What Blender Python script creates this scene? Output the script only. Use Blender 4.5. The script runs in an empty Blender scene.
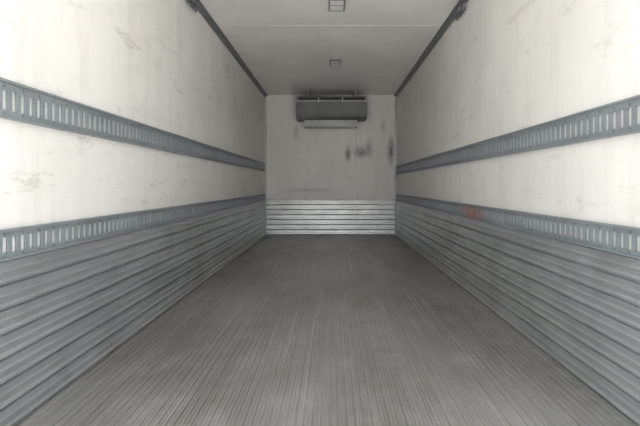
import bpy, math, random
random.seed(4)
S=bpy.context.scene
XL,XR,YB,Y0,H=-1.252,1.206,8.41,1.4,2.615
CZ=0.935
try:
    S.view_settings.view_transform='Standard'
    S.view_settings.look='None'
except Exception as e: print(e)

# ---------- helpers ----------
def mesh(name,v,f,mat=None,parent=None,smooth=False):
    m=bpy.data.meshes.new(name); m.from_pydata(v,[],f); m.update()
    o=bpy.data.objects.new(name,m); S.collection.objects.link(o)
    if mat: m.materials.append(mat)
    if parent: o.parent=parent
    return o
class B:
    def __init__(s): s.v=[];s.f=[]
    def box(s,x0,x1,y0,y1,z0,z1):
        x0,x1=min(x0,x1),max(x0,x1)
        n=len(s.v)
        s.v+=[(x0,y0,z0),(x1,y0,z0),(x1,y1,z0),(x0,y1,z0),(x0,y0,z1),(x1,y0,z1),(x1,y1,z1),(x0,y1,z1)]
        s.f+=[tuple(n+i for i in q) for q in [(0,3,2,1),(4,5,6,7),(0,1,5,4),(1,2,6,5),(2,3,7,6),(3,0,4,7)]]
    def cyl(s,c,axis,r,h,n=12):
        a=len(s.v)
        for k in (0,1):
            for i in range(n):
                t=2*math.pi*i/n; p=[r*math.cos(t),r*math.sin(t)]; p.insert(axis,h*k)
                s.v.append(tuple(c[j]+p[j] for j in range(3)))
        for i in range(n):
            j=(i+1)%n; s.f.append((a+i,a+j,a+n+j,a+n+i))
        s.f.append(tuple(a+i for i in range(n))[::-1]); s.f.append(tuple(a+n+i for i in range(n)))
    def make(s,name,mat,parent=None,bevel=0):
        o=mesh(name,s.v,s.f,mat,parent)
        if bevel:
            b=o.modifiers.new('bev','BEVEL'); b.width=bevel; b.segments=2
        return o
def empty(name,loc=(0,0,0)):
    e=bpy.data.objects.new(name,None); S.collection.objects.link(e); return e

class N:
    def __init__(s,name,rough=.5,metal=0):
        s.m=bpy.data.materials.new(name); s.m.use_nodes=True; s.t=s.m.node_tree
        s.b=s.t.nodes['Principled BSDF']; s.b.inputs['Roughness'].default_value=rough; s.b.inputs['Metallic'].default_value=metal
        s.tc=s.t.nodes.new('ShaderNodeTexCoord')
    def L(s,a,b): s.t.links.new(a,b)
    def noise(s,scale,vec=(1,1,1),detail=6,rough=.6,loc=(0,0,0)):
        mp=s.t.nodes.new('ShaderNodeMapping'); mp.inputs['Scale'].default_value=vec; mp.inputs['Location'].default_value=loc
        n=s.t.nodes.new('ShaderNodeTexNoise'); n.inputs['Scale'].default_value=scale; n.inputs['Detail'].default_value=detail; n.inputs['Roughness'].default_value=rough
        s.L(s.tc.outputs['Object'],mp.inputs[0]); s.L(mp.outputs[0],n.inputs['Vector']); return n.outputs['Fac']
    def ramp(s,fac,stops):
        r=s.t.nodes.new('ShaderNodeValToRGB'); e=r.color_ramp.elements
        while len(e)<len(stops): e.new(.5)
        for i,(p,c) in enumerate(stops):
            e[i].position=p; e[i].color=(c if len(c)==4 else (*c,1)) if isinstance(c,tuple) else (c,c,c,1)
        s.L(fac,r.inputs[0]); return r.outputs[0]
    def mix(s,fac,a,b,mode='MIX'):
        m=s.t.nodes.new('ShaderNodeMix'); m.data_type='RGBA'; m.blend_type=mode
        for sock,val in ((m.inputs[0],fac),(m.inputs[6],a),(m.inputs[7],b)):
            if hasattr(val,'links'): s.L(val,sock)
            else: sock.default_value=val if not isinstance(val,tuple) else (*val[:3],1)
        return m.outputs[2]
    def math(s,op,a,b=0,clamp=False):
        m=s.t.nodes.new('ShaderNodeMath'); m.operation=op; m.use_clamp=clamp
        for sock,val in ((m.inputs[0],a),(m.inputs[1],b)):
            if hasattr(val,'links'): s.L(val,sock)
            else: sock.default_value=val
        return m.outputs[0]
    def blob(s,c,r,e0=.6):
        mp=s.t.nodes.new('ShaderNodeMapping'); mp.inputs['Location'].default_value=tuple(-c[i]/r[i] for i in range(3)); mp.inputs['Scale'].default_value=tuple(1/q for q in r)
        s.L(s.tc.outputs['Object'],mp.inputs[0])
        l=s.t.nodes.new('ShaderNodeVectorMath'); l.operation='LENGTH'; s.L(mp.outputs[0],l.inputs[0])
        return s.ramp(l.outputs['Value'],[(e0*.3,1.0),(1.0,0.0)])
    def color(s,c):
        if hasattr(c,'links'): s.L(c,s.b.inputs['Base Color'])
        else: s.b.inputs['Base Color'].default_value=(*c,1)
    def bump(s,h,st=.2,d=.01):
        b=s.t.nodes.new('ShaderNodeBump'); b.inputs['Strength'].default_value=st; b.inputs['Distance'].default_value=d
        s.L(h,b.inputs['Height']); s.L(b.outputs[0],s.b.inputs['Normal'])

# ---------- materials ----------
def wallmat(name,base,marks=(),dirt=1.0):
    n=N(name,.42)
    dark=tuple(c*.88 for c in base)
    c=n.mix(n.ramp(n.noise(1.3,(1,1,.7)),[(.35,0.0),(.7,1.0)]),base,dark)
    st=n.ramp(n.noise(3.5,(2.5,2.5,.22),8,.65,(3,1,0)),[(.50,0.0),(.75,.5*dirt)])
    c=n.mix(st,c,tuple(q*.76 for q in (base[0],base[1]*.98,base[2]*.96)))
    sc=n.ramp(n.noise(9,(1,.3,1),9,.78,(7,2,1)),[(.57,0.0),(.67,.6*dirt)])
    c=n.mix(sc,c,(.46,.445,.42))
    sc=n.ramp(n.noise(2.2,(1,.6,2.2),10,.8,(2,7,4)),[(.55,0.0),(.70,.5*dirt)])
    c=n.mix(sc,c,(.56,.54,.50))
    for ctr,r,s_ in marks:
        m=n.math('MULTIPLY',n.blob(ctr,r),n.ramp(n.noise(22,(1,1,.6),6,.7,ctr),[(.32,0.0),(.52,1.0)]))
        m=n.math('MULTIPLY',m,s_,True)
        c=n.mix(m,c,(.15,.15,.155))
    n.color(c)
    return n.m
def bw(px,py): return (px-332)/53.5, CZ+(185-py)/53.5
def mk(px,py,w,h,s): 
    x,z=bw(px,py); return ((x,YB,z),(w/53.5,1.0,h/53.5),s)
M_wall=wallmat('white_panel',(.82,.808,.775))
M_back=wallmat('front_panel',(.82,.805,.765),[mk(348,154,4,10,1),mk(361,152,10,8,.8),mk(369,148,5,12,.6),mk(391,151,5,18,1),mk(296,132,4,10,.5),mk(383,126,4,8,.3),mk(309,190,34,3,.3)],.8)
M_ceil=wallmat('ceiling_panel',(.93,.925,.90),(),.25)

def alu(name,c0,c1,metal,rough,vec,dirt=(.13,.125,.115),dk=.6,sc=3,rv=.1,bump=True,det=8):
    n=N(name,rough,metal)
    c=n.mix(n.ramp(n.noise(sc,vec,det,.7),[(.32,0.0),(.68,1.0)]),c0,c1)
    d=n.ramp(n.noise(1.7,(1,1,1),det,.7,(5,5,5)),[(.48,0.0),(.72,dk)])
    c=n.mix(d,c,dirt)
    n.color(c)
    if rv:
        r=n.ramp(n.noise(6,vec,min(det,6),.7,(2,2,2)),[(.3,rough-rv),(.7,rough+rv)])
        n.L(r,n.b.inputs['Roughness'])
    if bump: n.bump(n.noise(8,vec,4,.6),.08,.003)
    return n.m
M_kickS=alu('aluminium_kick_side',(.49,.505,.53),(.63,.645,.67),.75,.36,(1,.35,2),dirt=(.30,.30,.30),dk=.45,rv=0,bump=False,det=3)
M_kickB=alu('aluminium_kick_front',(.47,.475,.48),(.62,.625,.63),.8,.33,(1.5,3,4),dirt=(.26,.26,.26),dk=.4,rv=0,bump=False,det=3)
M_rail=alu('galvanised_rail',(.22,.255,.275),(.32,.355,.375),.35,.45,(4,.6,4),dk=.15,rv=0,bump=False)
M_railback=alu('rail_channel',(.52,.54,.54),(.67,.68,.67),.1,.5,(8,1,8),dk=.2,rv=0,bump=False)
M_trim=alu('grey_trim',(.15,.16,.165),(.22,.23,.24),.3,.5,(4,1,4),dk=.3,rv=0,bump=False)
M_dark=N('dark_rubber',.6); M_dark.color((.03,.03,.032)); M_dark=M_dark.m

# floor
n=N('extruded_aluminium_floor',.38,.66)
c=n.mix(n.ramp(n.noise(4,(12,.05,1),3,.55),[(.3,0.0),(.7,1.0)]),(.40,.395,.39),(.50,.498,.493))
c=n.mix(n.ramp(n.noise(1.1,(1.4,.8,1),6,.65,(4,2,0)),[(.42,0.0),(.66,.6)]),c,(.28,.258,.23))
c=n.mix(n.ramp(n.noise(3,(1.6,.8,1),8,.75,(1,9,0)),[(.48,0.0),(.68,.45)]),c,(.66,.655,.64))
c=n.mix(n.ramp(n.noise(9,(6,.05,1),2,.5,(8,3,0)),[(.60,0.0),(.74,.5)]),c,(.85,.85,.845))
n.color(c)
n.L(n.ramp(n.noise(1.2,(1,.4,1),4,.6,(2,6,0)),[(.32,.32),(.68,.42)]),n.b.inputs['Roughness'])
M_floor=n.m

# ---------- shell ----------
T=.08
def slab(name,x0,x1,y0,y1,z0,z1,mat):
    b=B(); b.box(x0,x1,y0,y1,z0,z1); return b.make(name,mat)
slab('wall_left',XL-T,XL,Y0,YB+T,-.12,H+T,M_wall)
slab('wall_right',XR,XR+T,Y0,YB+T,-.12,H+T,M_wall)
slab('wall_back',XL,XR,YB,YB+T,-.12,H+T,M_back)
slab('ceiling',XL,XR,Y0,YB,H,H+T,M_ceil)

# ribbed floor
P=.0335; prof=[]; x=XL; G=-.005
while x<XR-1e-6:
    r=[(0,G),(.15,G),(.19,0),(.48,.0),(.53,-.0022),(.61,-.0022),(.66,0),(.96,.0),(.999,G)]
    for a,z in r:
        if x+a*P<XR: prof.append((x+a*P,z))
    x+=P
prof.append((XR,G))
v=[];f=[]
prof=[(XL,-.1)]+prof+[(XR,-.1)]
for y in (Y0,YB):
    v+=[(a,y,z) for a,z in prof]
k=len(prof)
for i in range(k-1): f.append((i,i+1,k+i+1,k+i))
f.append((0,k,2*k-1,k-1)); f.append(tuple(range(k))[::-1]); f.append(tuple(range(k,2*k)))
mesh('floor',v,f,M_floor)

# kick plates (stepped, ribbed extruded planks)
KH=.645
def kprof():
    p=[];nb=7;h=KH/nb
    for i in range(nb):
        z=i*h
        p+=[(.008,z),(.008,z+.005),(.028,z+.011),(.031,z+.020),(.021,z+.028),
            (.018,z+h*.50),(.026,z+h*.54),(.026,z+h*.61),(.018,z+h*.68),
            (.015,z+h-.012),(.022,z+h-.007),(.022,z+h-.001)]
    p+=[(.002,KH)]
    return p
def kick(name,side,mat):
    p=[(0,0)]+kprof(); v=[];k=len(p)
    if side in 'LR':
        for y in (Y0,YB-.001):
            v+=[((XL+d) if side=='L' else (XR-d),y,z+.001) for d,z in p]
    else:
        for x in (XL+.035,XR-.035):
            v+=[(x,YB-d,z+.001) for d,z in p]
    f=[(i,i+1,k+i+1,k+i) for i in range(k-1)]
    f+=[tuple(range(k)),tuple(range(k,2*k))[::-1]]
    return mesh(name,v,f,mat)
kick('kick_plate_left',"L",M_kickS); kick('kick_plate_right',"R",M_kickS); kick('kick_plate_back',"B",M_kickB)  # ribbed aluminium kick plates of the trailer, on three walls

# logistics rails
def rail(side,z0,z1,mat):
    e=empty('cargo_rail')
    sx=1 if side=='L' else -1; X=XL if side=='L' else XR
    b=B(); h=z1-z0
    sl0=z0+h*.22; sl1=z1-h*.26
    d0,d1=.009,.014
    b.box(X+sx*d0,X+sx*d1,Y0+.02,YB-.03,z0+.010,sl0)
    b.box(X+sx*d0,X+sx*d1,Y0+.02,YB-.03,sl1,z1-.010)
    b.box(X+sx*.0005,X+sx*.023,Y0+.02,YB-.03,z1-.010,z1)
    b.box(X+sx*.0005,X+sx*.023,Y0+.02,YB-.03,z0,z0+.010)
    y=Y0+.02; p=.05
    while y<YB-.06:
        b.box(X+sx*d0,X+sx*(d1+.0005),y,y+.021,sl0,sl1); y+=p
    b.make('slotted_face',mat,e)
    c=B(); c.box(X+sx*.0006,X+sx*.004,Y0+.02,YB-.03,z0+.012,z1-.012); c.make('channel',M_railback,e)
    r=B(); y=Y0+.1
    while y<YB-.1:
        r.cyl((X+sx*d1 if sx>0 else X-d1-.003,y,z1-h*.17),0,.006,.003,8)
        r.cyl((X+sx*d1 if sx>0 else X-d1-.003,y,z0+h*.15),0,.004,.003,8); y+=.1
    r.make('rivets',M_trim,e)
n=N('galvanised_rail_rust',.5,.3)
base=n.mix(n.ramp(n.noise(3,(4,.6,4),8,.7),[(.32,0.0),(.68,1.0)]),(.22,.255,.275),(.32,.355,.375))
yr=1.206*450/(474-332)
m=n.math('MULTIPLY',n.blob((XR,yr,CZ-.24),(1,.36,.09)),n.ramp(n.noise(16,(1,.5,1),4,.6),[(.4,.2),(.55,1.0)]),True)
n.color(n.mix(m,base,(.45,.12,.06)))
M_rust=n.m
rail('L',CZ+.253,CZ+.40,M_rail); rail('L',CZ-.287,CZ-.168,M_rail)
rail('R',CZ+.205,CZ+.348,M_rail); rail('R',CZ-.287,CZ-.168,M_rust)

# ceiling corner trims
def cove(name,side):
    X=XL if side=='L' else XR; s=1 if side=='L' else -1
    pr=[(0,-.05),(.010,-.05),(.014,-.035),(.035,-.014),(.05,-.010),(.05,0),(0,0)]
    v=[]
    for y in (Y0,YB-.001): v+=[(X+s*a,y,H+z-.0005) for a,z in pr]
    k=len(pr)
    mesh(name,v,[(i,(i+1)%k,k+(i+1)%k,k+i) for i in range(k)]+[tuple(range(k)),tuple(range(k,2*k))[::-1]],M_trim)
cove('trim_1','L'); cove('trim_2','R')
M_bt=alu('corner_trim',(.42,.43,.44),(.55,.55,.55),.4,.45,(4,4,1),rv=0,bump=False)
slab('trim_3',XL+.0005,XL+.035,YB-.035,YB-.0005,KH+.005,H-.055,M_bt)
slab('trim_4',XR-.035,XR-.0005,YB-.035,YB-.0005,KH+.005,H-.055,M_bt)
slab('trim_5',XL+.036,XR-.036,YB-.03,YB-.0005,KH+.002,KH+.022,M_bt)
for i,yy in enumerate((3.0,4.75,6.9)):
    b=B()
    b.box(XL+.055,XR-.055,yy-.02,yy+.02,H-.002,H-.0003)
    x=XL+.2
    while x<XR-.1:
        b.cyl((x,yy,H-.006),2,.007,.0045,8); x+=.24
    b.make('trim_%d'%(6+i),M_ceil)

# ceiling lamps
M_lens=N('lamp_lens',.25); M_lens.color((.80,.80,.79)); M_lens=M_lens.m
for yy in (4.16,6.15):
    e=empty('ceiling_lamp'); x=.045
    b=B(); z0,z1=H-.026,H-.0005
    b.box(x-.075,x-.063,yy-.13,yy+.13,z0,z1); b.box(x+.063,x+.075,yy-.13,yy+.13,z0,z1)
    b.box(x-.063,x+.063,yy-.13,yy-.118,z0,z1); b.box(x-.063,x+.063,yy+.118,yy+.13,z0,z1)
    b.make('housing',M_trim,e,.003)
    b=B(); b.box(x-.063,x+.063,yy-.118,yy+.118,H-.020,H-.001); b.make('lens',M_lens,e)
    b=B(); b.box(x-.063,x+.063,yy-.003,yy+.003,H-.024,H-.020); b.make('guard',M_trim,e)

for s,X,yy in ((1,XL,3.95),(-1,XR,4.15)):
    e=empty('corner_bracket')
    b=B(); b.box(X+s*.0165,X+s*.03,yy-.14,yy+.14,H-.11,H-.055)
    b.box(X+s*.03,X+s*.06,yy-.02,yy+.02,H-.10,H-.07); b.box(X+s*.05,X+s*.06,yy-.09,yy+.09,H-.10,H-.065)
    b.make('plate',M_trim,e,.003)

# ---------- refrigeration unit ----------
e=empty('refrigeration_unit')
M_unit=N('unit_housing',.45,.2); M_unit.color(M_unit.mix(M_unit.ramp(M_unit.noise(3),[(.3,0.0),(.7,1.0)]),(.12,.125,.13),(.17,.175,.18))); M_unit=M_unit.m
D=.5; yf=YB-D; k=(YB-D)/YB
x0=(296-332)/53.5*k; x1=(367-332)/53.5*k
zb=CZ+(185-118)/53.5*k; zt=CZ+(185-96)/53.5*k
pr=[(yf+.02,zt),(yf,zt-.03),(yf,zb+.05),(yf+.03,zb),(YB-.04,zb),(YB-.04,zt)]
v=[(x0,y,z) for y,z in pr]+[(x1,y,z) for y,z in pr]; q=len(pr)
o=mesh('housing',v,[(i,(i+1)%q,q+(i+1)%q,q+i) for i in range(q)]+[tuple(range(q))[::-1],tuple(range(q,2*q))],M_unit,e)
bb=o.modifiers.new('b','BEVEL'); bb.width=.008; bb.segments=2
b=B()
b.box(x0+.03,x1-.03,yf-.012,yf-.001,zt-.095,zt-.078)
for t in (0.0,.31,.66,1.0):
    xx=x0+.02+(x1-x0-.04)*t; b.box(xx-.01,xx+.01,yf-.02,yf-.001,zt-.11,zt-.02)
b.make('air_outlet_frame',M_bt,e,.002)
b=B(); b.box(x0+.04,x1-.04,yf-.006,yf-.001,zt-.075,zt-.03); b.make('air_outlet',M_dark,e)
b=B()
b.box(x0+.01,x1-.01,yf-.006,yf-.001,zb+.07,zb+.075)
b.make('panel_seam',M_dark,e)
b=B(); gx0=(304-332)/53.5*.97; gx1=(357-332)/53.5*.97
gz=zb-.125
for i in range(5): b.box(gx0,gx1,YB-.30,YB-.29,gz+.003+i*.024,gz+.014+i*.024)
xx=gx0
while xx<gx1: b.box(xx,xx+.012,YB-.289,YB-.283,gz,zb-.002); xx+=.05
b.box(gx0,gx0+.012,YB-.30,YB-.001,gz,zb-.002); b.box(gx1-.012,gx1,YB-.30,YB-.001,gz,zb-.002)
b.make('return_grille',M_railback,e)
b=B(); b.box(gx0+.012,gx1-.012,YB-.28,YB-.001,gz+.004,zb-.002); b.make('grille_core',M_bt,e)
b=B()
for xx in (x0+.2,x1-.2): b.box(xx-.02,xx+.02,yf+.06,YB-.06,zt,H-.001)
b.make('ceiling_mount',M_trim,e)

# ---------- rear frame, doors, surroundings ----------
M_steel=alu('rear_frame_steel',(.45,.46,.47),(.55,.56,.57),.3,.4,(2,2,2),dk=.3)
e=empty('rear_door_frame')
b=B(); b.box(XL-T-.02,XL-.001,Y0-.08,Y0-.001,-.15,H+T+.04); b.box(XR+.001,XR+T+.02,Y0-.08,Y0-.001,-.15,H+T+.04)
b.box(XL,XR,Y0-.08,Y0-.001,H+.002,H+T+.04); b.box(XL,XR,Y0-.08,Y0-.001,-.15,-.012)
b.make('portal',M_steel,e,.006)
for i,(X,s) in enumerate(((XL-T-.03,-1),(XR+T+.03,1))):
    d=B(); d.box(X,X+s*.06,Y0,Y0+1.2,-.1,H+.05)
    o=d.make('door_%d'%(i+1),M_wall)
    d=B()
    for yy in (Y0+.35,Y0+.85): d.cyl((X+s*.085,yy,-.1),2,.014,H+.12,12)
    d.make('lock_bars',M_steel,o)
n=N('concrete_yard',.85); n.color(n.mix(n.noise(.8,detail=8),(.50,.49,.47),(.62,.61,.585))); 
mesh('ground',[(-40,-40,-1.2),(40,-40,-1.2),(40,40,-1.2),(-40,40,-1.2)],[(0,1,2,3)],n.m)
e=empty('trailer_chassis')
b=B(); b.box(-.55,-.40,Y0+.1,YB,-.45,-.13); b.box(.35,.50,Y0+.1,YB,-.45,-.13)
for yy in (2.2,3.4): b.box(-1.0,1.0,yy-.06,yy+.06,-.75,-.63)
b.make('frame_rails',M_dark,e)
b=B()
for yy in (2.2,3.4):
    for xx in (-1.22,.92): b.cyl((xx,yy,-.69),0,.505,.28,32)
b.make('wheels',M_dark,e,.03)

# ---------- light ----------
w=bpy.data.worlds.new('overcast_sky'); S.world=w; w.use_nodes=True
w.node_tree.nodes['Background'].inputs[0].default_value=(.985,.99,1,1)
w.node_tree.nodes['Background'].inputs[1].default_value=2.65
sd=bpy.data.lights.new('sun','SUN'); sd.energy=17; sd.angle=.05; sd.color=(1,.98,.95)
so=bpy.data.objects.new('sun',sd); S.collection.objects.link(so)
so.rotation_euler=(math.radians(-28),math.radians(10),0)  # sun added ahead of the trailer, lights only the yard; bounce brightens ceiling

# ---------- camera ----------
cd=bpy.data.cameras.new('camera'); cam=bpy.data.objects.new('camera',cd); S.collection.objects.link(cam)
cam.location=(0,0,CZ); cam.rotation_euler=(math.pi/2,0,0)
cd.sensor_width=36; cd.lens=450/640*36
cd.shift_x=(320-332)/640; cd.shift_y=-(213-185)/640
S.camera=cam
